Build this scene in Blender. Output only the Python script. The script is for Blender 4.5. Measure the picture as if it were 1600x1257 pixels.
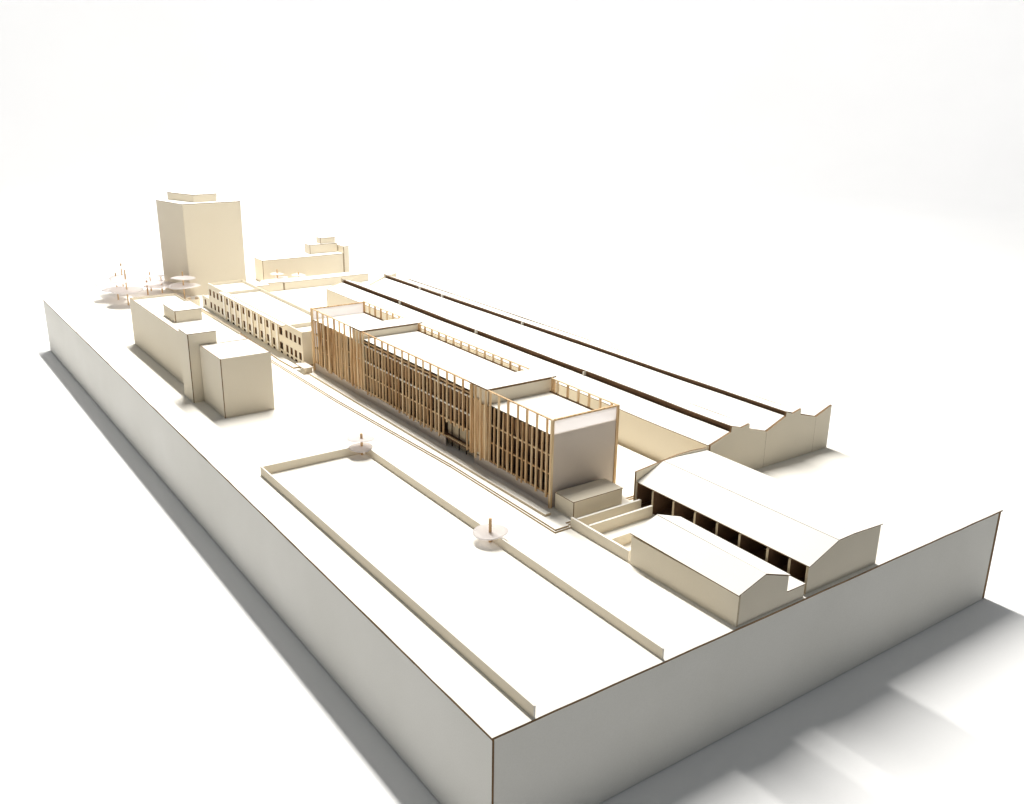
import bpy, bmesh, math, random
from mathutils import Vector, Euler
random.seed(7)
R = math.radians
CM = 0.01                      # all layout numbers below are centimetres; the table top is z = 0 m
BASE_H = 5.0                   # depth of the model base; layout z = 0 is the top of the base board
def V(x, y, z): return Vector((x*CM, y*CM, (z+BASE_H)*CM))

scene = bpy.context.scene
for o in list(bpy.data.objects): bpy.data.objects.remove(o)

# ------------------------------------------------------------------ camera
cam_data = bpy.data.cameras.new("camera")
cam = bpy.data.objects.new("camera", cam_data)
scene.collection.objects.link(cam)
cam.location = V(-13.8276, -20.1898, 19.3743)
cam.rotation_euler = (R(71.4539), R(-0.8571), R(-35.1949))
cam_data.sensor_fit = 'HORIZONTAL'; cam_data.sensor_width = 36.0
cam_data.lens = 36.0*1455.04/1600.0
cam_data.clip_start = 0.01; cam_data.clip_end = 60.0
scene.camera = cam
scene.render.resolution_x = 1024; scene.render.resolution_y = 804

# ------------------------------------------------------------------ room light
world = bpy.data.worlds.new("World"); scene.world = world; world.use_nodes = True
bg = world.node_tree.nodes["Background"]
bg.inputs[0].default_value = (0.90, 0.95, 1.0, 1); bg.inputs[1].default_value = 0.17

def strip_lamp(name, x, y0, y1, z, width, watts, color):
    d = bpy.data.lights.new(name, 'AREA'); d.shape = 'RECTANGLE'
    d.size = width*CM; d.size_y = (y1-y0)*CM; d.energy = watts; d.color = color
    o = bpy.data.objects.new(name, d); scene.collection.objects.link(o)
    o.location = V(x, (y0+y1)/2, z)
    return o
# one long fluorescent ceiling fitting running along the length of the model, behind and above it
strip_lamp("ceiling_strip_lamp", 31, 34, 125, 125, 7, 37.0, (1.0, 0.975, 0.93))
# added lamps out of view, turned away from the model to whiten the paper behind
for nm, x, y, az, watts in (("backdrop_fill_far", 20, 165, 8, 11.5), ("backdrop_fill_corner", 125, 125, -42, 10.5), ("backdrop_fill_right", 150, 45, -82, 11.5)):
    bl = strip_lamp(nm, x, y-12, y+12, 150, 150, watts, (1.0, 0.99, 0.98))
    bl.rotation_euler = (R(72), 0, R(az))

vs = scene.view_settings
vs.view_transform = 'Standard'; vs.look = 'None'; vs.exposure = 0.0; vs.gamma = 1.0; vs.use_curve_mapping = False
scene.render.engine = 'CYCLES'
scene.cycles.use_denoising = True
scene.cycles.max_bounces = 10; scene.cycles.diffuse_bounces = 6; scene.cycles.transmission_bounces = 6
scene.cycles.sample_clamp_indirect = 4.0

# ------------------------------------------------------------------ materials
def nodes_of(name):
    m = bpy.data.materials.new(name); m.use_nodes = True
    nt = m.node_tree; return m, nt, nt.nodes, nt.links, nt.nodes["Principled BSDF"]

def board_material(name, c0, c1, rough=0.85, scale=260.0, bump=0.12, cloud=18.0, spec=0.25):
    """paper board: pulp mottling in the colour, a fine tooth in the relief"""
    m, nt, N, L, b = nodes_of(name)
    tc = N.new("ShaderNodeTexCoord")
    n1 = N.new("ShaderNodeTexNoise"); n1.inputs["Scale"].default_value = cloud; n1.inputs["Detail"].default_value = 5
    n2 = N.new("ShaderNodeTexNoise"); n2.inputs["Scale"].default_value = scale*6; n2.inputs["Detail"].default_value = 3
    mx = N.new("ShaderNodeMath"); mx.operation = 'MULTIPLY_ADD'; mx.inputs[1].default_value = 0.35
    mul = N.new("ShaderNodeMath"); mul.operation = 'MULTIPLY'; mul.inputs[1].default_value = 0.65
    r = N.new("ShaderNodeValToRGB")
    r.color_ramp.elements[0].position = 0.33; r.color_ramp.elements[0].color = (*c0, 1)
    r.color_ramp.elements[1].position = 0.66; r.color_ramp.elements[1].color = (*c1, 1)
    L.new(tc.outputs["Object"], n1.inputs["Vector"]); L.new(tc.outputs["Object"], n2.inputs["Vector"])
    L.new(n1.outputs["Fac"], mul.inputs[0]); L.new(n2.outputs["Fac"], mx.inputs[0]); L.new(mul.outputs[0], mx.inputs[2])
    L.new(mx.outputs[0], r.inputs["Fac"]); L.new(r.outputs["Color"], b.inputs["Base Color"])
    b.inputs["Roughness"].default_value = rough
    b.inputs["Specular IOR Level"].default_value = spec
    bp = N.new("ShaderNodeBump"); bp.inputs["Strength"].default_value = bump; bp.inputs["Distance"].default_value = 0.0002
    n3 = N.new("ShaderNodeTexNoise"); n3.inputs["Scale"].default_value = scale*10; n3.inputs["Detail"].default_value = 4
    L.new(tc.outputs["Object"], n3.inputs["Vector"]); L.new(n3.outputs["Fac"], bp.inputs["Height"])
    L.new(bp.outputs["Normal"], b.inputs["Normal"])
    return m

def wood_material(name, c0, c1, c2, grain=(900, 900, 60), rough=0.7):
    """basswood: streaks running along the stick (local z by default), differing from piece to piece"""
    m, nt, N, L, b = nodes_of(name)
    tc = N.new("ShaderNodeTexCoord"); mp = N.new("ShaderNodeMapping")
    mp.inputs["Scale"].default_value = grain
    oi = N.new("ShaderNodeObjectInfo")
    cmb = N.new("ShaderNodeCombineXYZ")
    k = N.new("ShaderNodeMath"); k.operation = 'MULTIPLY'; k.inputs[1].default_value = 37.0
    L.new(oi.outputs["Random"], k.inputs[0]); L.new(k.outputs[0], cmb.inputs[0]); L.new(k.outputs[0], cmb.inputs[2])
    L.new(cmb.outputs[0], mp.inputs["Location"])
    n = N.new("ShaderNodeTexNoise"); n.inputs["Scale"].default_value = 1.0; n.inputs["Detail"].default_value = 6; n.inputs["Roughness"].default_value = 0.65
    L.new(tc.outputs["Object"], mp.inputs["Vector"]); L.new(mp.outputs[0], n.inputs["Vector"])
    add = N.new("ShaderNodeMath"); add.operation = 'MULTIPLY_ADD'; add.inputs[1].default_value = 0.26; 
    L.new(oi.outputs["Random"], add.inputs[0])
    sub = N.new("ShaderNodeMath"); sub.operation = 'SUBTRACT'; sub.inputs[1].default_value = 0.13
    L.new(n.outputs["Fac"], sub.inputs[0]); L.new(sub.outputs[0], add.inputs[2])
    r = N.new("ShaderNodeValToRGB"); e = r.color_ramp.elements
    e[0].position = 0.28; e[0].color = (*c0, 1); e[1].position = 0.75; e[1].color = (*c2, 1)
    x = e.new(0.5); x.color = (*c1, 1)
    L.new(add.outputs[0], r.inputs["Fac"]); L.new(r.outputs["Color"], b.inputs["Base Color"])
    b.inputs["Roughness"].default_value = rough; b.inputs["Specular IOR Level"].default_value = 0.3
    bp = N.new("ShaderNodeBump"); bp.inputs["Strength"].default_value = 0.2; bp.inputs["Distance"].default_value = 0.0002
    L.new(n.outputs["Fac"], bp.inputs["Height"]); L.new(bp.outputs["Normal"], b.inputs["Normal"])
    return m

def sheet_material(name, diff, trans, fac, gloss=0.08, see=0.0):
    """thin translucent sheet: frosted acrylic or tracing paper; light passes and scatters"""
    m, nt, N, L, b = nodes_of(name); N.remove(b)
    out = N["Material Output"]
    d = N.new("ShaderNodeBsdfDiffuse"); t = N.new("ShaderNodeBsdfTranslucent"); g = N.new("ShaderNodeBsdfGlossy")
    tc = N.new("ShaderNodeTexCoord"); n = N.new("ShaderNodeTexNoise"); n.inputs["Scale"].default_value = 45; n.inputs["Detail"].default_value = 4
    rr = N.new("ShaderNodeValToRGB"); rr.color_ramp.elements[0].color = tuple(c*0.86 for c in diff)+(1,); rr.color_ramp.elements[1].color = (*diff, 1)
    L.new(tc.outputs["Object"], n.inputs["Vector"]); L.new(n.outputs["Fac"], rr.inputs["Fac"]); L.new(rr.outputs["Color"], d.inputs["Color"])
    t.inputs["Color"].default_value = (*trans, 1)
    g.inputs["Roughness"].default_value = 0.32; g.inputs["Color"].default_value = (1, 1, 1, 1)
    m1 = N.new("ShaderNodeMixShader"); m1.inputs[0].default_value = fac
    m2 = N.new("ShaderNodeMixShader"); m2.inputs[0].default_value = gloss
    L.new(d.outputs[0], m1.inputs[1]); L.new(t.outputs[0], m1.inputs[2])
    L.new(m1.outputs[0], m2.inputs[1]); L.new(g.outputs[0], m2.inputs[2])
    last = m2
    if see > 0:
        tr = N.new("ShaderNodeBsdfTransparent"); m3 = N.new("ShaderNodeMixShader"); m3.inputs[0].default_value = see
        L.new(m2.outputs[0], m3.inputs[1]); L.new(tr.outputs[0], m3.inputs[2]); last = m3
    L.new(last.outputs[0], out.inputs["Surface"])
    return m

M = {}
M['paper']  = board_material('white_table_paper', (0.885, 0.885, 0.885), (0.91, 0.91, 0.91), 0.75, 120, 0.03, 3.0)
M['card']   = board_material('cream_card', (0.79, 0.715, 0.575), (0.825, 0.755, 0.62))
M['pale']   = board_material('lit_cream_card', (0.855, 0.825, 0.755), (0.88, 0.855, 0.795))  # cream card again, whitened: the brightness of lit tops is put into the colour
M['grey']   = board_material('greyboard', (0.76, 0.745, 0.69), (0.83, 0.815, 0.765))
M['burnt']  = board_material('laser_cut_edge', (0.15, 0.085, 0.04), (0.30, 0.19, 0.10), 0.9, 300, 0.2, 60.0)
M['cut']    = board_material('pale_cut_edge', (0.52, 0.42, 0.28), (0.70, 0.60, 0.44), 0.9, 300, 0.2, 60.0)
M['edge']   = board_material('cream_cut_edge', (0.36, 0.255, 0.14), (0.52, 0.40, 0.24), 0.9, 300, 0.2, 60.0)
M['brown']  = board_material('brown_fibreboard', (0.13, 0.07, 0.04), (0.20, 0.115, 0.065), 0.9, 200, 0.2, 30.0)
M['wood']   = wood_material('basswood', (0.42, 0.225, 0.095), (0.72, 0.50, 0.275), (0.88, 0.725, 0.49))
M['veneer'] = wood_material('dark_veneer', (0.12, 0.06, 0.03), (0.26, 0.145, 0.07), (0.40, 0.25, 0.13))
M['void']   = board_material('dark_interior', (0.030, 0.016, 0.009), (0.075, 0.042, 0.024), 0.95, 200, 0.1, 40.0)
M['frost']  = sheet_material('frosted_acrylic', (0.90, 0.805, 0.72), (0.90, 0.87, 0.86), 0.26, 0.06, 0.20)
M['frost2'] = sheet_material('backlit_frosted_acrylic', (0.88, 0.86, 0.86), (0.95, 0.93, 0.94), 0.62, 0.05, 0.2)  # same frosted acrylic, whitened: the glow of light passing through is in the colour
M['tissue'] = sheet_material('white_tracing_paper', (0.86, 0.835, 0.84), (0.90, 0.86, 0.85), 0.55, 0.02, 0.30)

# ------------------------------------------------------------------ mesh helpers (coordinates in cm)
class MB:
    def __init__(self): self.v = []; self.f = []; self.m = []
    def face(self, pts, mi=0):
        i = len(self.v); self.v += [tuple(p) for p in pts]; self.f.append(tuple(range(i, i+len(pts)))); self.m.append(mi)
    def prism(self, pts, axis, a0, a1, cap=0, side=1):
        """outline pts in the plane across `axis`, given thickness from a0 to a1; caps = board face, sides = cut edge"""
        def P(p, a):
            if axis == 'x': return (a, p[0], p[1])
            if axis == 'y': return (p[0], a, p[1])
            return (p[0], p[1], a)
        n = len(pts); i = len(self.v)
        self.v += [P(p, a0) for p in pts] + [P(p, a1) for p in pts]
        self.f.append(tuple(i+k for k in reversed(range(n)))); self.m.append(cap)
        self.f.append(tuple(i+n+k for k in range(n))); self.m.append(cap)
        for k in range(n):
            j = (k+1) % n
            self.f.append((i+k, i+j, i+n+j, i+n+k)); self.m.append(side)
    def box(self, x0, x1, y0, y1, z0, z1, axis='z', cap=0, side=1):
        if axis == 'x': self.prism([(y0, z0), (y1, z0), (y1, z1), (y0, z1)], 'x', x0, x1, cap, side)
        elif axis == 'y': self.prism([(x0, z0), (x1, z0), (x1, z1), (x0, z1)], 'y', y0, y1, cap, side)
        else: self.prism([(x0, y0), (x1, y0), (x1, y1), (x0, y1)], 'z', z0, z1, cap, side)
    def mesh(self, name, mats, org=(0, 0, 0)):
        me = bpy.data.meshes.new(name)
        me.from_pydata([((a-org[0])*CM, (b-org[1])*CM, (c-org[2])*CM) for a, b, c in self.v], [], self.f)
        for m in mats: me.materials.append(M[m])
        for p, mi in zip(me.polygons, self.m): p.material_index = min(mi, len(mats)-1)
        bm = bmesh.new(); bm.from_mesh(me); bmesh.ops.recalc_face_normals(bm, faces=bm.faces); bm.to_mesh(me); bm.free()
        me.update(); return me

def link(o): scene.collection.objects.link(o); return o
ORG = {}
def thing(name, label, cat, x, y, z=0.0, group=None):
    o = link(bpy.data.objects.new(name, None)); o.location = V(x, y, z); o.empty_display_size = 0.01
    o["label"] = label; o["category"] = cat; o["kind"] = "thing"
    if group: o["group"] = group
    ORG[o.name] = (x, y, z); return o
def part(name, mb, mats, parent, label=None, stuff=False):
    """a part (or sub-part) that shares the origin of its thing"""
    top = parent
    while top.parent: top = top.parent
    o = link(bpy.data.objects.new(name, mb.mesh(name, mats, ORG[top.name]))); o.parent = parent
    if label: o["label"] = label
    if stuff: o["kind"] = "stuff"
    return o
def piece(name, me, parent, x, y, z, rot=(0, 0, 0), scale=(1, 1, 1)):
    """a small repeated part sharing mesh data, placed in layout centimetres"""
    top = parent
    while top.parent: top = top.parent
    ox, oy, oz = ORG[top.name]
    o = link(bpy.data.objects.new(name, me)); o.parent = parent
    o.location = ((x-ox)*CM, (y-oy)*CM, (z-oz)*CM); o.rotation_euler = rot; o.scale = scale
    return o
def pbox(name, parent, b, mats, axis='z', label=None):
    m = MB(); m.box(*b, axis=axis); return part(name, m, mats, parent, label)
def pprism(name, parent, pts, axis, a0, a1, mats, label=None):
    m = MB(); m.prism(pts, axis, a0, a1); return part(name, m, mats, parent, label)

T = 0.05    # card thickness
def card_block(th, x0, x1, y0, y1, z0, z1, mats=('card', 'burnt'), lip=0.0, roof=('pale', 'burnt'), prefix='', t=T, skip=()):
    """an upright box folded from four wall cards and a roof card, roof let in `lip` below the wall tops"""
    j = 0.012
    panels = []
    if 'front' not in skip: panels.append(((x0+t+j, x1-j, y0+0.006, y0+t, z0, z1-0.008), 'y'))
    if 'back' not in skip: panels.append(((x0+t+j, x1-t-j, y1-t, y1-0.006, z0, z1-0.01), 'y'))
    panels.append(((x0, x0+t, y0, y1, z0, z1), 'x')); panels.append(((x1-t, x1, y0+t+j, y1, z0, z1-0.004), 'x'))
    if prefix:                       # a smaller volume on or against the building: one body part carrying its roof
        m = MB()
        for b, ax in panels: m.box(*b, axis=ax)
        th = part(prefix, m, mats, th)
    else:
        for b, ax in panels: pbox('wall', th, b, mats, ax)
    zt = z1-lip
    if lip > 0.03: pbox('roof', th, (x0+t+j, x1-t-j, y0+t+j, y1-t-j, zt-0.08, zt), roof)
    else: pbox('roof', th, (x0-0.01, x1+0.012, y0-0.012, y1+0.01, z1+0.002, z1+0.04), roof)

# ------------------------------------------------------------------ table and paper sweep
def sweep():
    """flat paper under the model, curving up into a wall that bends round the far and right sides"""
    m = MB(); cx, cy = 20.0, 30.0
    prof = [(0, 0), (60, 0), (130, 0), (200, 0)]
    for k in range(1, 13):
        a = math.pi/2*k/12; prof.append((200+80*math.sin(a), 80-80*math.cos(a)))
    prof.append((280, 190))
    seg = 72
    def P(p, k):
        a = 2*math.pi*k/seg; return (cx+p[0]*math.sin(a), cy+p[0]*math.cos(a), p[1]-5)
    for i, (p, q) in enumerate(zip(prof, prof[1:])):
        for k in range(seg):
            az = 360*k/seg
            wall = i >= 3
            if wall and 130 < az < 330: continue      # open towards the camera and the left, like a studio sweep
            if i == 0: m.face([P(p, 0), P(q, k), P(q, k+1)])
            else: m.face([P(p, k), P(q, k), P(q, k+1), P(p, k+1)])
    me = m.mesh('backdrop', ['paper'])
    bm = bmesh.new(); bm.from_mesh(me); bmesh.ops.remove_doubles(bm, verts=bm.verts, dist=1e-6)
    # paper cut short out of view, so less light bounces onto the front faces
    bmesh.ops.bisect_plane(bm, geom=bm.verts[:]+bm.edges[:]+bm.faces[:], plane_co=(0, -12.5*CM, 0), plane_no=(0.0, -1, 0), clear_outer=True)
    bmesh.ops.recalc_face_normals(bm, faces=bm.faces); bm.to_mesh(me); bm.free()
    for p in me.polygons: p.use_smooth = True
    o = link(bpy.data.objects.new('backdrop', me)); o.location = (0, 0, BASE_H*CM)
    o["kind"] = "structure"; o["label"] = "seamless white paper sweep under and behind the model"
sweep()

# ------------------------------------------------------------------ model base
W, L, H = 30.52, 75.6, 5.0
def cut_outline():
    p = []
    for k in range(24): p.append((-0.02+(W+0.04)*k/24, -0.02+random.uniform(-.012, .012)))
    p += [(W+0.02, -0.015), (W+0.02, 61.0), (0.0, 60.98)]
    for k in range(1, 50): p.append((-0.015+random.uniform(-.014, .014), 60.98*(1-k/50)))
    return p
def base():
    th = thing('site_base', 'long hollow greyboard base box carrying the whole white card model', 'model base', W/2, L/2, -5)
    bt = 0.09
    pprism('top_board', th, cut_outline(), 'z', -bt, 0, ('pale', 'burnt'))
    pprism('top_board', th, [(0.0, 61.02), (W+0.02, 61.04), (W+0.02, L), (0.0, L)], 'z', -bt-0.03, -0.035, ('pale', 'burnt'))
    pbox('side_panel', th, (0.0, 0.085, 0.0, L, -4.975, -bt-0.035), ('grey', 'burnt'), 'x')
    pbox('side_panel', th, (0.095, W-0.25, 0.025, 0.2, -4.98, -bt-0.012), ('grey', 'burnt'), 'y')
    pbox('side_panel', th, (W-0.235, W+0.03, 0.05, L, -4.975, -bt-0.035), ('grey', 'burnt'), 'x')
    pbox('side_panel', th, (0.095, W-0.25, L-0.2, L-0.02, -4.975, -bt-0.04), ('grey', 'burnt'), 'y')
base()

# ------------------------------------------------------------------ podium
EDGE = [(10.38, 10.2), (10.5, 19.5), (10.06, 33.0), (10.02, 43.5), (10.38, 51.0), (10.55, 61.5), (10.6, 63.9)]
def podium():
    th = thing('podium', 'low two-layer card terrace under the timber-fronted building', 'terrace', 14, 36, 0)
    def outline(d):
        return [(x+d, max(y, 10.2+d)) for x, y in EDGE[:-1]] + [(EDGE[-1][0]+d, 63.9-d), (20.2-d, 63.9-d), (20.2-d, 11.05+d), (15.5, 11.05+d), (15.5, 10.5+d), (11.33-d, 10.5+d), (11.33-d, 10.2+d)]
    def loop(d):
        p = outline(d); e = p[:len(EDGE)]; return list(reversed(e)) + list(reversed(p[len(EDGE):]))
    pprism('lower_sheet', th, loop(0.0), 'z', 0.004, 0.08, ('pale', 'edge'))
    pprism('upper_sheet', th, loop(0.07), 'z', 0.086, 0.16, ('pale', 'edge'))
    pprism('raised_sheet', th, [(10.52, 41.0), (14.65, 41.0), (14.65, 63.7), (11.0, 63.7), (10.95, 61.5), (10.78, 51.0), (10.45, 43.5)], 'z', 0.164, 0.28, ('pale', 'edge'))
    pbox('kerb_strip', th, (10.86, 11.2, 11.6, 39.0, 0.164, 0.28), ('pale', 'cut'))
podium()
PZ = 0.165      # floor level of the terrace
PM = 0.285      # floor level under the windowed building

# ------------------------------------------------------------------ low boundary walls on the open lawn
def lawn_wall():
    th = thing('boundary_wall', 'low U-shaped card wall enclosing the empty lawn in the foreground', 'wall', 4.5, 12, 0)
    pprism('wall_panel', th, [(0.02, 0), (24.1, 0), (24.1, 0.5), (0.02, 0.48)], 'x', 1.64, 1.71, ('card', 'pale'))
    pbox('wall_panel', th, (1.715, 7.5, 24.0, 24.07, 0, 0.49), ('card', 'pale'), 'y')
    m = MB(); 
    for (xa, ya), (xb, yb) in (((7.46, 0.1), (7.6, 23.97)),):
        pts = [(xa, ya), (xa+0.065, ya), (xb+0.065, yb), (xb, yb)]
        n = len(m.v)
        m.prism(pts, 'z', 0, 0.44)
        m.m = [0 if k in (3, 5) else 1 for k in range(len(m.m))]
    part('wall_panel', m, ('card', 'pale'), th)
lawn_wall()

# ------------------------------------------------------------------ long slab block at the left
def slab_block():
    th = thing('apartment_slab', 'long plain card slab block with a stair tower near the left edge', 'building', 4.6, 44, 0)
    card_block(th, 3.0, 6.5, 39.6, 54.6, 0, 3.68, lip=0.2, skip=('front',))
    card_block(th, 3.04, 6.24, 33.75, 37.66, 0, 3.76, lip=0.05)
    card_block(th, 2.36, 4.2, 37.7, 39.55, 0, 4.5, prefix='stair_tower')
    # link volume behind the stair tower, level with the roof
    pbox('wall', th, (6.3, 6.4, 37.67, 39.59, 0, 3.66), ('card', 'burnt'), 'x')
    pbox('roof', th, (4.22, 6.29, 37.67, 39.59, 3.5, 3.6), ('pale', 'burnt'))
    card_block(th, 3.82, 5.72, 45.45, 48.2, 3.49, 4.28, prefix='plant_room')
slab_block()

# ------------------------------------------------------------------ tower at the far end
def skew_block(th, q, z0, z1, prefix=''):
    """four wall cards and a roof card on a slightly out-of-square footprint q (front-left, front-right, back-right, back-left)"""
    t = T; body = MB()
    def off(p, r, d):        # move from p towards r by d
        l = math.hypot(r[0]-p[0], r[1]-p[1]); return (p[0]+(r[0]-p[0])*d/l, p[1]+(r[1]-p[1])*d/l)
    for k in range(4):
        a, b, c, d = q[k], q[(k+1) % 4], q[(k+2) % 4], q[(k+3) % 4]
        a2, b2 = (off(a, b, t+.012), off(b, a, t+.012)) if k % 2 == 0 else (a, b)
        ai, bi = off(a2, (a2[0]+d[0]-a[0], a2[1]+d[1]-a[1]), t), off(b2, (b2[0]+c[0]-b[0], b2[1]+c[1]-b[1]), t)
        m = MB() if not prefix else body
        m.prism([a2, b2, bi, ai], 'z', z0, z1-(0.006 if k % 2 == 0 else 0), 1, 0)
        if not prefix: part('wall', m, ('card', 'burnt'), th)
    if prefix: th = part(prefix, body, ('card', 'burnt'), th)
    pprism('roof', th, q, 'z', z1+0.002, z1+0.05, ('pale', 'burnt'))
def tower():
    th = thing('tower_block', 'tall plain cream card tower with a flat box on its roof', 'tower', 14.5, 72.2, -0.03)
    skew_block(th, [(12.13, 70.0), (17.69, 70.0), (16.75, 74.6), (11.0, 74.6)], -0.03, 8.68)
    skew_block(th, [(13.48, 70.9), (15.72, 70.9), (14.45, 74.4), (12.08, 74.4)], 8.735, 9.40, 'penthouse')
tower()

# ------------------------------------------------------------------ rear block and low range
def rear_block():
    th = thing('rear_block', 'small stepped card block with raised end tower behind the low range', 'building', 25, 73.6, -0.03)
    card_block(th, 20.4, 29.46, 72.5, 74.8, -0.03, 2.26)
    card_block(th, 26.2, 29.4, 73.75, 75.1, 2.32, 3.24, prefix='upper_storey')
    card_block(th, 29.5, 30.15, 72.42, 75.1, -0.03, 3.02, prefix='end_tower')
    card_block(th, 27.55, 29.3, 74.0, 75.0, 3.3, 3.85, prefix='plant_room')
rear_block()
def low_range():
    th = thing('low_range', 'long low flat-roofed card range crossing the far end of the board', 'building', 25.5, 68.8, -0.03)
    card_block(th, 20.82, 30.2, 68.0, 69.7, -0.03, 0.74)
    th2 = thing('low_range', 'short low card box joined to the left end of the low range', 'building', 19.9, 68.8, -0.03)
    card_block(th2, 19.05, 20.74, 68.02, 69.7, -0.03, 0.82)
    th3 = thing('low_range', 'small low card box between the tower and the low range', 'building', 18.3, 67.9, -0.03)
    card_block(th3, 17.6, 18.98, 67.1, 69.0, -0.03, 0.84)
low_range()

# ------------------------------------------------------------------ long windowed building
def holed(m, u0, u1, z0, z1, holes, xa, xb):
    us = sorted({u0, u1, *[h[0] for h in holes], *[h[1] for h in holes]})
    zs = sorted({z0, z1, *[h[2] for h in holes], *[h[3] for h in holes]})
    def inh(u, z): return any(h[0] < u < h[1] and h[2] < z < h[3] for h in holes)
    solid = {}; nu, nz = len(us)-1, len(zs)-1
    for i, (ua, ub) in enumerate(zip(us, us[1:])):
        for j, (za, zb) in enumerate(zip(zs, zs[1:])):
            if inh((ua+ub)/2, (za+zb)/2): continue
            solid[i, j] = (ua, ub, za, zb)
    for (i, j), (ua, ub, za, zb) in solid.items():
        m.face([(xa, ua, za), (xa, ub, za), (xa, ub, zb), (xa, ua, zb)], 0)
        m.face([(xb, ua, za), (xb, ub, za), (xb, ub, zb), (xb, ua, zb)], 0)
        if (i-1, j) not in solid: m.face([(xa, ua, za), (xb, ua, za), (xb, ua, zb), (xa, ua, zb)], int(i > 0))
        if (i+1, j) not in solid: m.face([(xa, ub, za), (xb, ub, za), (xb, ub, zb), (xa, ub, zb)], int(i < nu-1))
        if (i, j-1) not in solid: m.face([(xa, ua, za), (xb, ua, za), (xb, ub, za), (xa, ub, za)], 1)
        if (i, j+1) not in solid: m.face([(xa, ua, zb), (xb, ua, zb), (xb, ub, zb), (xa, ub, zb)], int(j < nz-1))

def windowed():
    th = thing('windowed_building', 'long cream card building with two rows of cut-out windows and pilasters', 'building', 12.8, 51, PM)
    X = 11.3
    up = [61.2, 60.2, 59.25, 58.25, 56.85, 55.57, 54.27, 52.92, 51.67, 50.36, 49.05, 47.73, 46.52, 45.04, 43.91, 43.12, 42.32, 41.5]
    zup, zlo = 1.99, 0.86
    holes = []
    for y in up:
        w = 0.31 if abs(y-45.04) < .1 else 0.215
        holes.append((y-w, y+w, zup-0.28, zup+0.28)); holes.append((y-w, y+w, zlo-0.27, zlo+0.27))
    m = MB(); holed(m, 41.0, 61.72, PM, 2.75, holes, X, X+0.12); fw = part('front_wall', m, ('card', 'veneer'), th)
    m = MB(); holed(m, 61.74, 63.6, PM, 1.34, [(62.58, 62.98, 0.58, 1.1)], X, X+0.12); fw2 = part('front_wall', m, ('card', 'veneer'), th)
    # window panes set behind the openings
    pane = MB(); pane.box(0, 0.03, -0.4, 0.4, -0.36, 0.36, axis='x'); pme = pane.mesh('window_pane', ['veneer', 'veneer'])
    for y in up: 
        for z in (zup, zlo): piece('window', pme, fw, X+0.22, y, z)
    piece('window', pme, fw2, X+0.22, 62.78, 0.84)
    # pilasters across the middle bays
    pil = [57.5, 56.2, 54.92, 53.6, 52.3, 51.0, 49.7, 48.4, 47.13, 45.72]
    pm = MB(); pm.box(-0.07, -0.004, -0.2, 0.2, 0.0, 2.18, axis='x'); pmesh = pm.mesh('pilaster', ['pale', 'cut'])
    for y in pil: piece('pilaster', pmesh, fw, X, y+random.uniform(-.03, .03), PM+0.12, (0, 0, 0))
    pbox('cornice', th, (10.93, X-0.004, 43.9, 57.75, 2.6, 2.68), ('pale', 'cut'))
    # basement openings as flat arches, the shade of each hole put into its colour
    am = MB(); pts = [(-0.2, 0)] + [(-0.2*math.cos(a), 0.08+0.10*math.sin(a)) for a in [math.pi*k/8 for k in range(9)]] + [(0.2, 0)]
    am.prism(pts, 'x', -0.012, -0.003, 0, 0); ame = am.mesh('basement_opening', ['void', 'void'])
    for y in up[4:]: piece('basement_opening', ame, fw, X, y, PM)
    # side, back and end walls, roofs at their levels
    pbox('end_wall', th, (X+0.124, 12.09, 41.004, 41.1, PM, 2.742), ('card', 'cut'), 'y')
    m = MB(); holed(m, 40.15, 40.99, PZ, 2.6, [(40.3, 40.72, zup-.3, zup+.25), (40.3, 40.72, zlo-.3, zlo+.22)], 12.1, 12.2); rw = part('recessed_wall', m, ('card', 'veneer'), th)
    for z in (zup, zlo): piece('window', pme, rw, 12.28, 40.52, z, scale=(1, .7, 1))
    pbox('end_wall', th, (12.21, 14.35, 40.15, 40.25, PZ, 2.58), ('card', 'cut'), 'y')
    pbox('roof', th, (12.22, 14.35, 40.26, 41.0, 2.48, 2.56), ('pale', 'cut'))
    pbox('rear_wall', th, (14.36, 14.46, 41.02, 61.72, PM, 2.74), ('card', 'cut'), 'x')
    pbox('end_wall', th, (X+0.13, 14.35, 61.6, 61.7, PM, 2.745), ('card', 'cut'), 'y')
    pbox('end_wall', th, (X+0.13, 14.3, 63.5, 63.6, PM, 1.335), ('card', 'cut'), 'y')
    pbox('roof', th, (X+0.13, 14.35, 61.73, 63.49, 1.18, 1.26), ('pale', 'cut'))
    pbox('parapet', th, (X+0.13, 14.35, 57.15, 57.27, 2.3, 2.74), ('card', 'cut'), 'y')
    pbox('parapet', th, (X+0.13, 14.35, 43.55, 43.65, 2.3, 2.74), ('card', 'cut'), 'y')
    pbox('roof', th, (X+0.13, 14.35, 57.29, 61.59, 2.42, 2.5), ('pale', 'cut'))
    pbox('roof', th, (X+0.13, 14.35, 43.67, 57.13, 2.42, 2.5), ('pale', 'cut'))
    pbox('roof', th, (X+0.13, 14.35, 41.11, 43.53, 2.36, 2.44), ('pale', 'cut'))
windowed()
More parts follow.
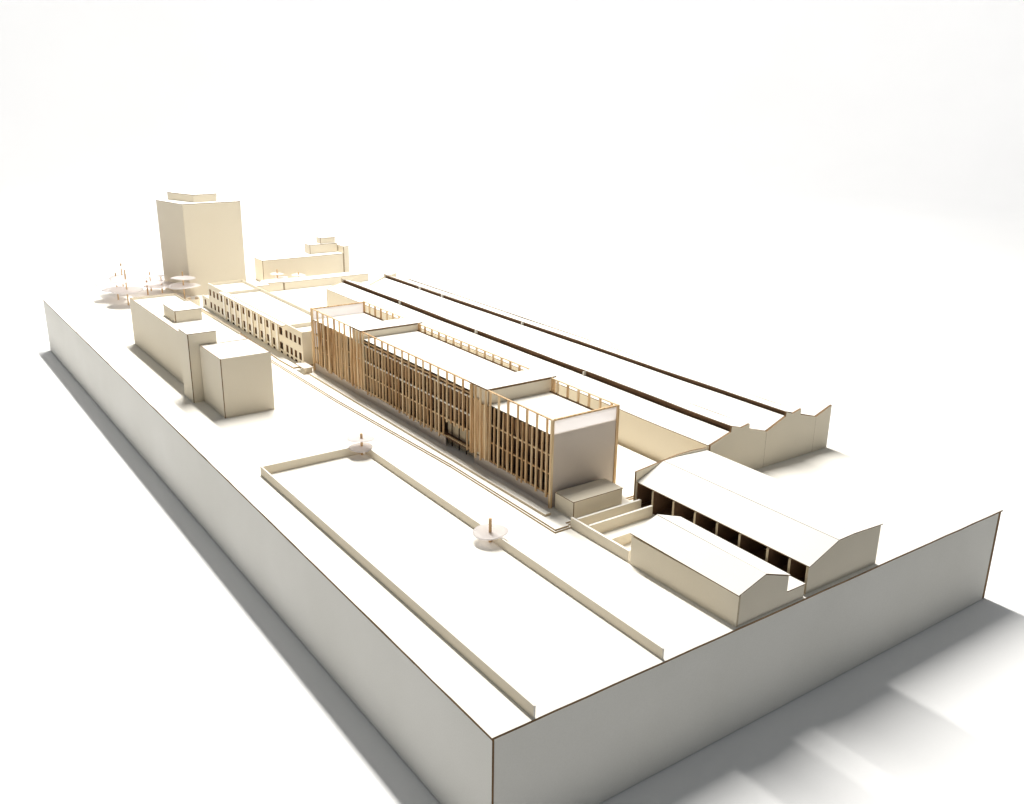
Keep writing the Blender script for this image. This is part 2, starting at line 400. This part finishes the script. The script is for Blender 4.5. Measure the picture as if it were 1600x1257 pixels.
def round_kiosk():
    th = thing('kiosk', 'tiny open curved card drum at the far end of the windowed building', 'kiosk', 10.9, 65.3, 0)
    n = 20; m = MB(); cx, cy, r = 10.9, 65.2, 0.62
    for k in range(n):
        a, b = 2*math.pi*k/n, 2*math.pi*(k+1)/n
        if 0.9 < a < 1.5: continue
        for rr in (r, r-0.07):
            m.face([(cx+rr*math.cos(a), cy+rr*math.sin(a), 0), (cx+rr*math.cos(b), cy+rr*math.sin(b), 0), (cx+rr*math.cos(b), cy+rr*math.sin(b), 0.8), (cx+rr*math.cos(a), cy+rr*math.sin(a), 0.8)])
        m.face([(cx+r*math.cos(a), cy+r*math.sin(a), 0.8), (cx+r*math.cos(b), cy+r*math.sin(b), 0.8), (cx+(r-.07)*math.cos(b), cy+(r-.07)*math.sin(b), 0.8), (cx+(r-.07)*math.cos(a), cy+(r-.07)*math.sin(a), 0.8)], 1)
    m.v = [(x, y, z-0.03) for x, y, z in m.v]
    part('drum_wall', m, ('card', 'cut'), th)
    mf = MB(); mf.prism([(cx+(r-.09)*math.cos(2*math.pi*k/n), cy+(r-.09)*math.sin(2*math.pi*k/n)) for k in range(n)], 'z', 0.3, 0.36)
    part('inner_floor', mf, ('veneer', 'cut'), th)
round_kiosk()

# ------------------------------------------------------------------ timber-fronted main building
def timber():
    th = thing('timber_building', 'long card and basswood building with vertical timber fins and roof terraces', 'building', 13.7, 26, PZ)
    XF, XB = 11.6, 15.8
    Y0, Y1 = 12.2, 40.0
    top = 4.65
    NC, FC = (17.7, 19.35), (32.1, 33.65)           # the two cores
    # floors
    for z in (0.72, 1.82, 2.80):
        pbox('floor_slab', th, (XF+0.16, XB-0.12, Y0+0.16, Y1-0.12, z-0.05, z+0.03), ('brown', 'brown'))
    # ground floor frosted front, either side of the tall opening
    pbox('ground_glazing', th, (XF+0.11, XF+0.15, Y0+0.14, NC[0]+1.4, PZ, 0.72), ('frost', 'frost'), 'x')
    pbox('ground_glazing', th, (XF+0.11, XF+0.15, 22.05, Y1-0.15, PZ, 0.72), ('frost', 'frost'), 'x')
    # tall entrance recess
    pbox('entrance_recess', th, (12.15, 12.2, 19.4, 22.5, PZ, 1.77), ('cut', 'cut'), 'x')
    pbox('entrance_beam', th, (XF+0.18, XF+0.3, 19.6, 22.04, 0.74, 0.80), ('wood', 'wood'), 'x')
    for y in (20.35, 21.1, 21.85):
        pbox('column', th, (XF+0.4, XF+0.45, y-0.025, y+0.025, PZ, 1.77), ('void', 'void'))
    # roof terraces
    pbox('terrace_deck', th, (XF+0.1, XB-0.06, Y0+0.06, NC[0]-0.02, 3.82, 3.9), ('pale', 'burnt'))
    pbox('terrace_deck', th, (XF+0.1, XB-0.06, NC[1]+0.02, FC[0]-0.02, 4.12, 4.2), ('pale', 'burnt'))
    pbox('terrace_deck', th, (XF+0.1, XB-0.06, FC[1]+0.02, Y1-0.06, 3.8, 3.88), ('pale', 'burnt'))
    # white slab edges of the middle section
    for z in (3.80, 2.76):
        pbox('slab_edge', th, (XF+0.085, XF+0.16, NC[1]+0.05, FC[0]+1.0, z-0.03, z+0.05), ('pale', 'pale'))
    # cores: end walls, cap slabs, plywood boards on the front
    for (a, b) in (NC, FC):
        pbox('core_wall', th, (XF+0.14, XB-0.04, a, a+0.1, 3.9, 4.62), ('card', 'burnt'), 'y')
        pbox('core_wall', th, (XF+0.14, XB-0.04, b-0.1, b, 3.9, 4.62), ('card', 'burnt'), 'y')
        pbox('core_wall', th, (XF+0.18, XF+0.24, a+0.11, b-0.11, 0.75, 4.62), ('card', 'burnt'), 'x')
        pbox('core_roof', th, (XF-0.02, XB+0.28, a-0.03, b+0.1, 4.66, 4.74), ('pale', 'burnt'))
        y = a+0.02
        while y < b-0.05:
            w = random.uniform(0.07, 0.2); z0 = random.uniform(0.7, 0.95); z1 = random.uniform(3.7, 3.95)
            d = random.uniform(0.05, 0.12)
            pbox('cladding_board', th, (XF+d, XF+0.15, y, min(y+w, b)-0.02, z0, z1), ('wood', 'wood'), 'x'); y += w+random.choice((0, 0, .06))
    # fins: full-height posts carry the terrace rail, half-height fins stand between them
    def stick(h, w, d):
        m = MB(); m.box(-d/2, d/2, -w/2, w/2, 0, h); return m.mesh('fin', ['wood'])
    POST = [stick(top-0.72, 0.085, 0.10), stick(top-0.62, 0.08, 0.09), stick(top-0.78, 0.09, 0.10)]
    HALF = [stick(3.86-0.72, 0.06, 0.085), stick(3.86-0.62, 0.055, 0.085), stick(3.86-0.80, 0.065, 0.08)]
    SHORT = stick(3.86-1.74, 0.06, 0.085); SHORTP = stick(top-1.70, 0.085, 0.10)
    def fin(me, y, ztop, x=XF, jit=1.0):
        h = max(v.co.z for v in me.vertices)/CM
        piece('fin', me, th, x+0.05+random.uniform(-.015, .015)*jit, y+random.uniform(-.03, .03)*jit, ztop-h,
              (R(random.uniform(-.6, .6))*jit, R(random.uniform(-.35, .35))*jit, R(random.uniform(-14, 14))*jit))
    def section(ya, yb, step, opening=None):
        n = int(round((yb-ya)/step)); s = (yb-ya)/n
        for k in range(n+1):
            y = ya+k*s
            hole = opening and opening[0] < y < opening[1]
            fin(SHORTP if hole else random.choice(POST), y, top)
            if k < n:
                y += s/2
                hole = opening and opening[0] < y < opening[1]
                fin(SHORT if hole else random.choice(HALF), y, 3.86)
    section(12.62, 17.52, 0.82)
    section(19.25, 31.95, 0.85, (19.72, 21.98))
    # far section: denser, uneven screen
    n = 8
    for k in range(n):
        y = 33.72+k*(39.7-33.72)/(n-1); fin(random.choice(POST), y, top, jit=1.3)
    y = 33.72
    while y < 39.85:
        fin(random.choice(HALF), y, 3.86+random.uniform(-.06, .1), XF+random.choice((0, .0, .05)), 1.8); y += random.uniform(0.19, 0.30)
    for (a, b) in (NC, FC):
        y = a+0.12
        while y < b: fin(random.choice(POST), y, top, XF-0.06, .8); y += 0.47
    # corner posts
    for (x, y) in ((XF, Y0), (XB-0.14, Y0), (XF, Y1-0.14), (XB-0.14, Y1-0.14)):
        pbox('corner_post', th, (x, x+0.14, y, y+0.13, PZ, 4.70), ('wood', 'wood'))
    # rails between the fins
    def rail(y0, y1, z, x=XF+0.10, h=0.07, d=0.07, mat='wood', name='rail'):
        m = MB(); m.box(x, x+d, y0, y1, z-h/2, z+h/2); part(name, m, (mat, mat), th)
    for z in (3.86, 2.82, 1.85, 0.80): rail(Y0+0.17, NC[0]-.02, z)
    for z in (4.16, 4.02, 1.85): rail(NC[1]+0.02, FC[0]-.02, z)
    rail(22.0, FC[0]-.02, 0.80)
    for z in (3.84, 2.8, 1.8, 0.8): rail(FC[1]+.02, Y1-.15, z, XF+0.14)
    for (a, b) in ((Y0+.17, NC[0]-.04), (NC[1]+.11, FC[0]-.04), (FC[1]+.11, Y1-.15)):
        rail(a, b, 4.675, XF+0.0, 0.045, 0.1, name='top_rail')
        rail(a, b, 4.675, XB-0.1, 0.045, 0.08, name='top_rail')
        rail(a, b, 3.93 if a < 19 or a > 32 else 4.23, XB-0.16, 0.05, 0.08, 'burnt', name='terrace_edge')
    # rear terrace posts
    RP = stick(0.8, 0.1, 0.1)
    y = 12.75
    while y < 39.6:
        if not any(a-.1 < y < b+.2 for a, b in (NC, FC)): piece('rail_post', RP, th, XB-0.03, y, 3.86, (R(random.uniform(-1, 1)), 0, 0))
        y += 0.88
    for (a, b) in (NC, FC):
        for y in (a-0.12, a-0.3): piece('rail_post', RP, th, XB-0.05, y, 3.86)
    # dark inner screen behind the fins and the closed rear face
    m = MB()
    for z0, z1 in ((0.78, 1.76), (1.87, 2.74), (2.85, 3.78)):
        for (a, b, s) in ((Y0+.2, NC[0], .41), (NC[1], FC[0], .425), (FC[1], Y1-.2, .30)):
            y = a
            while y < b-.2:
                if z0 > 1 or not (19.5 < y < 22):
                    w = random.uniform(.06, .17); o = random.uniform(0, .2)
                    m.box(XF+0.27, XF+0.31, y+o, y+o+w, z0, z1, axis='x', cap=0, side=0)
                y += s
    part('inner_screen', m, ('veneer',), th, stuff=True)
    pbox('interior_partition', th, (XF+0.75, XF+0.8, Y0+.2, Y1-.2, 1.86, 3.78), ('brown', 'brown'), 'x')
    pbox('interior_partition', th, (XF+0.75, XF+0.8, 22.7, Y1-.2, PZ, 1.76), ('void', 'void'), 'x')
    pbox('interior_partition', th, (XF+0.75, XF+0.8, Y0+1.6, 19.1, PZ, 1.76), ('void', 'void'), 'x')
    pbox('rear_wall', th, (XB-0.12, XB-0.06, Y0+.17, Y1-.15, PZ, 3.8), ('card', 'cut'), 'x')
    # frosted end panels in wood frames
    pbox('end_glazing', th, (XF+0.15, XB-0.15, Y0+0.05, Y0+0.09, PZ, 3.95), ('frost', 'frost'), 'y')
    pbox('end_glazing', th, (XF+0.15, XB-0.15, Y0+0.05, Y0+0.09, 3.955, 4.62), ('frost2', 'frost2'), 'y')
    pbox('end_glazing', th, (XF+0.18, XB-0.15, Y1-0.08, Y1-0.04, PZ, 4.58), ('frost2', 'frost2'), 'y')
    pbox('end_frame', th, (XF+0.175, XB-0.145, Y0+0.02, Y0+0.13, 4.625, 4.70), ('wood', 'wood'), 'y')
    pbox('end_frame', th, (XF+0.175, XB-0.145, Y1-0.11, Y1-0.01, 4.59, 4.66), ('wood', 'wood'), 'y')
    for x in (13.35, 13.8): pbox('end_stud', th, (x, x+0.07, Y0+0.11, Y0+0.18, PZ, 3.8), ('brown', 'brown'))
timber()

def canopy():
    th = thing('entrance_canopy', 'small white card canopy at the corner between the two long buildings', 'canopy', 11.0, 40.0, PZ)
    pbox('canopy_roof', th, (10.6, 11.3, 39.25, 40.75, 0.57, 0.62), ('pale', 'cut'))
    pbox('canopy_wall', th, (10.74, 11.28, 39.45, 39.53, PZ, 0.565), ('card', 'cut'), 'y')
    pbox('canopy_wall', th, (11.2, 11.28, 39.54, 40.7, PZ, 0.565), ('card', 'cut'), 'x')
canopy()
def entrance_box():
    th = thing('annex_box', 'plain flat card box against the frosted end of the timber building', 'annex', 13.1, 11.2, PZ)
    card_block(th, 11.8, 14.88, 10.66, 12.05, PZ, 1.0, roof=('card', 'burnt'))
entrance_box()
def yard():
    th = thing('yard_wall', 'low card walls forming narrow yards in front of the gabled sheds', 'wall', 12.5, 8.3, 0)
    pbox('wall_panel', th, (11.36, 11.48, 6.28, 10.28, 0, 0.52), ('card', 'pale'), 'x')
    pbox('wall_panel', th, (11.5, 15.45, 9.9, 10.03, 0, 0.54), ('card', 'pale'), 'y')
    pbox('wall_panel', th, (11.5, 15.4, 9.05, 9.18, 0, 0.55), ('card', 'pale'), 'y')
    pbox('wall_panel', th, (11.5, 15.3, 7.58, 7.71, 0, 0.50), ('card', 'pale'), 'y')
yard()

# ------------------------------------------------------------------ gabled sheds at the front edge
def sheet(th, xa, za, xb, zb, y0, y1, t=0.045, name='roof_panel', dz=0.0, wave=0.0):
    """a roof card: top and bottom are board faces, the four rims are cut edges; dz lifts the far end, wave lets it bow a little"""
    m = MB(); n = 28 if wave else 1
    p1, p2 = random.uniform(0, 6), random.uniform(0, 6)
    def w(u, p): return wave*(math.sin(u*11+p)+0.6*math.sin(u*23+p*2)+0.4*math.sin(u*47+p*3))
    rows = []
    for k in range(n+1):
        u = k/n; y = y0+(y1-y0)*u; end = min(1, u*12, (1-u)*12)
        rows.append(((xa, y, za+dz*u+end*w(u, p1)), (xb, y, zb+dz*u+end*w(u, p2))))
    up = lambda p: (p[0], p[1], p[2]+t)
    for (a, b), (c, d) in zip(rows, rows[1:]):
        m.face([a, b, d, c], 0); m.face([up(a), up(b), up(d), up(c)], 0)
        m.face([a, c, up(c), up(a)], 1); m.face([b, d, up(d), up(b)], 1)
    for a, b in (rows[0], rows[-1]): m.face([a, b, up(b), up(a)], 1)
    return part(name, m, ('pale', 'burnt'), th)
def small_shed():
    th = thing('gabled_shed', 'smaller gabled card shed with a flat lean-to at the front edge', 'shed', 13, 3.1, 0)
    prof = [(11.41, 0), (15.3, 0), (15.3, 0.58), (14.2, 0.58), (14.2, 1.30), (12.75, 1.80), (11.41, 1.36)]
    pprism('gable_wall', th, prof, 'y', 0.08, 0.18, ('card', 'burnt'))
    pprism('gable_wall', th, prof, 'y', 5.98, 6.08, ('card', 'burnt'))
    pbox('side_wall', th, (11.3, 11.4, 0.07, 6.09, 0, 1.33), ('card', 'cut'), 'x')
    pbox('side_wall', th, (14.09, 14.19, 0.19, 5.97, 0.64, 1.28), ('card', 'cut'), 'x')
    pbox('side_wall', th, (15.19, 15.29, 0.19, 5.97, 0, 0.57), ('card', 'cut'), 'x')
    sheet(th, 11.26, 1.345, 12.745, 1.825, 0.05, 6.12, dz=0.08)
    sheet(th, 12.755, 1.825, 14.26, 1.31, 0.05, 6.14, dz=0.10)
    sheet(th, 14.22, 0.585, 15.31, 0.585, 0.06, 6.1)
small_shed()
def big_shed():
    th = thing('vaulted_shed', 'larger card shed with faceted vaulted roof and open bays along one side', 'shed', 18, 5.3, 0)
    front = [(15.56, 0), (20.29, 0), (20.29, 1.85), (18.35, 1.955), (17.28, 1.93), (15.56, 1.24)]
    pprism('gable_wall', th, front, 'y', 0.17, 0.29, ('card', 'cut'))
    back = [(15.5, 0), (20.35, 0), (20.35, 2.03), (19.4, 2.10), (18.35, 2.10), (17.2, 1.98), (15.5, 1.80)]
    pprism('gable_wall', th, back, 'y', 10.42, 10.52, ('card', 'burnt'))
    pbox('rear_wall', th, (20.18, 20.28, 0.3, 10.41, 0, 1.83), ('card', 'cut'), 'x')
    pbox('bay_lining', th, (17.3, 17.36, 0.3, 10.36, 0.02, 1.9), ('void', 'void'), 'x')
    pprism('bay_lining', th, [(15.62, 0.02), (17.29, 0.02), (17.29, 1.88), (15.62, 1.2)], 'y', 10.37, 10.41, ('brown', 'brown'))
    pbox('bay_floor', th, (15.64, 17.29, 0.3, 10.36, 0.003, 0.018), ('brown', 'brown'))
    for y in (9.33, 7.93, 6.54, 5.19, 3.87, 2.32, 1.17):
        pprism('pier', th, [(15.62+random.uniform(-.03, .03), 0.02), (17.29, 0.02), (17.29, 1.86), (15.62+0.06, 1.17), (15.62, 1.12)], 'y', y-0.06, y+0.06, ('brown', 'cut'))
    sheet(th, 15.53, 1.25, 17.28, 1.955, 0.12, 10.40)
    sheet(th, 17.315, 1.955, 18.35, 1.975, 0.13, 10.40)
    sheet(th, 18.36, 1.975, 20.36, 1.872, 0.13, 10.40)
big_shed()

# ------------------------------------------------------------------ saw-tooth hall
def hall():
    th = thing('sawtooth_hall', 'wide card hall with ridged saw-tooth roof and two dark clerestory slots', 'hall', 25.4, 33, 0)
    ya, yb = 10.25, 57.0
    prof = [(20.45, 0), (30.28, 0), (30.28, 2.60), (28.96, 2.13), (27.52, 2.52), (27.54, 2.88), (26.83, 2.72), (26.28, 2.92),
            (26.26, 2.66), (24.78, 2.08), (23.34, 2.54), (23.32, 2.82), (22.69, 2.72), (21.94, 2.93), (21.92, 2.63), (20.45, 2.19)]
    for p in ([(20.45, 0), (24.772, 0), (24.772, 2.083), (23.34, 2.54), (23.32, 2.82), (22.69, 2.72), (21.94, 2.93), (21.92, 2.63), (20.45, 2.19)],
              [(24.786, 0), (28.95, 0), (28.95, 2.133), (27.52, 2.52), (27.54, 2.88), (26.83, 2.72), (26.28, 2.92), (26.26, 2.66), (24.786, 2.082)],
              [(28.962, 0), (30.28, 0), (30.28, 2.60), (28.962, 2.132)]):
        pprism('gable_wall', th, p, 'y', ya, ya+0.12, ('card', 'burnt'))
    pprism('gable_wall', th, prof, 'y', yb-0.12, yb, ('card', 'cut'))
    pbox('side_wall', th, (20.46, 20.56, ya+.125, yb-.125, 0, 2.15), ('card', 'cut'), 'x')
    pbox('side_wall', th, (30.17, 30.27, ya+.125, yb-.125, 0, 2.52), ('card', 'cut'), 'x')
    y0, y1 = ya+0.10, yb+0.02
    y0 = ya+0.13; y1 = yb-0.13
    sheet(th, 20.38, 2.14, 21.94, 2.56, y0, y1, dz=-.06, wave=.012)
    sheet(th, 21.98, 2.90, 24.7805, 2.06, y0, y1, dz=-.08, wave=.022)
    sheet(th, 24.7815, 2.06, 26.28, 2.63, y0, y1, dz=-.12, wave=.012)
    sheet(th, 26.32, 2.88, 28.9605, 2.11, y0, y1, dz=-.10, wave=.015)
    sheet(th, 28.9615, 2.11, 30.30, 2.55, y0, y1)
    for (x, za, zb, ys) in ((22.12, 2.5, 2.82, (22.4, 34.7, 46.1)), (26.46, 2.5, 2.80, (35.0, 46.6, 50.4))):
        cb = pbox('clerestory_board', th, (x, x+0.06, y0, y1, za, zb), ('brown', 'brown'), 'x')
        cl = MB(); cl.box(x-0.20, x-0.01, -0.04, 0.04, za+0.06, zb+0.03); 
        me = cl.mesh('clerestory_clip', ['pale'], (x, 0, za))
        for y in ys: piece('clerestory_clip', me, cb, x, y, za)
hall()

# ------------------------------------------------------------------ trees: discs of tracing paper on dowels
def tree(x, y, h, discs, label, dr=0.07, tilt=0.0, group='paper disc trees'):
    zb = -0.034 if y > 61.05 else 0.0
    th = thing('model_tree', label, 'tree', x, y, zb, group)
    n = 10; m = MB()
    tx, ty = math.tan(R(tilt)), math.tan(R(tilt*0.4))
    ring = [(math.cos(2*math.pi*k/n)*dr, math.sin(2*math.pi*k/n)*dr) for k in range(n)]
    lo = [(x+a, y+b, zb) for a, b in ring]; hi = [(x+a+tx*h, y+b+ty*h, zb+h) for a, b in ring]
    for k in range(n): m.face([lo[k], lo[(k+1) % n], hi[(k+1) % n], hi[k]])
    m.face(hi)
    part('trunk', m, ('wood',), th)
    for (z, r, dx, dy, sag) in discs:
        d = MB(); rings = 5; seg = 40
        cx, cy = x+dx+tx*z, y+dy+ty*z; ph = random.uniform(0, 6.28); ax = random.uniform(-.05, .05); ay = random.uniform(-.05, .05)
        def P(i, k):
            a = 2*math.pi*k/seg; q = r*i/rings
            zz = z - sag*(q/r)**2 + 0.04*r*(q/r)**2*math.sin(2*a+ph) + ax*q*math.cos(a)+ay*q*math.sin(a)
            return (cx+q*math.cos(a), cy+q*math.sin(a), zz+zb)
        for i in range(rings):
            for k in range(seg):
                if i == 0: d.face([P(0, 0), P(1, k), P(1, k+1)])
                else: d.face([P(i, k), P(i+1, k), P(i+1, k+1), P(i, k+1)])
        me = d.mesh('paper_disc', ['tissue'], ORG[th.name])
        bm = bmesh.new(); bm.from_mesh(me); bmesh.ops.remove_doubles(bm, verts=bm.verts, dist=1e-7)
        bmesh.ops.recalc_face_normals(bm, faces=bm.faces)
        bm.to_mesh(me); bm.free()
        for p in me.polygons: p.use_smooth = True
        o = link(bpy.data.objects.new('paper_disc', me)); o.parent = th
        sm = o.modifiers.new('thickness', 'SOLIDIFY'); sm.thickness = 0.00025; sm.offset = -1
tree(7.42, 11.15, 1.16, [(0.50, 0.80, 0.05, 0.05, 0.02)], 'single-disc white paper tree nearest the camera beside the lawn wall')
tree(7.36, 23.82, 1.25, [(0.98, 0.74, 0, 0.1, 0.03), (0.52, 0.66, -0.12, -.1, 0.02)], 'two-disc white paper tree at the far corner of the lawn wall')
# cluster at the far left
tree(6.1, 69.0, 3.3, [(2.45, 1.62, 0.25, 0, 0.05), (1.5, 1.55, -0.1, 0, 0.03)], 'tallest white paper tree at the front of the far left cluster')
tree(5.9, 71.9, 2.6, [(1.75, 1.5, -0.4, 0, 0.1), (1.05, 1.2, -.2, 0, .05)], 'paper tree at the left edge of the far cluster')
tree(7.0, 74.3, 3.0, [(2.75, 1.6, -0.2, 0, 0.04), (1.7, 1.4, 0.2, 0, 0.03)], 'paper tree at the very back of the far left cluster')
tree(8.8, 72.6, 1.7, [(1.25, 1.45, 0.2, 0, 0.04)], 'short paper tree in the middle of the far left cluster')
tree(9.6, 74.4, 1.9, [(1.6, 1.3, 0, 0, 0.06)], 'paper tree at the back beside the tower')
tree(10.25, 72.9, 1.6, [(0.85, 1.6, -0.1, 0, 0.04)], 'low broad paper tree just left of the tower')
tree(11.3, 69.2, 2.6, [(2.2, 1.15, 0, 0, 0.22), (1.3, 1.45, 0.1, 0, 0.05)], 'paper tree with domed top disc in front of the tower corner')
# pair in front of the rear block
tree(21.3, 70.9, 1.6, [(1.2, 0.7, 0, 0, 0.05), (0.75, 0.7, 0.4, 0, 0.03)], 'small two-disc paper tree at left in front of the rear block')
tree(23.6, 70.9, 1.1, [(0.85, 0.75, 0, 0, 0.05)], 'small single-disc paper tree at right in front of the rear block')
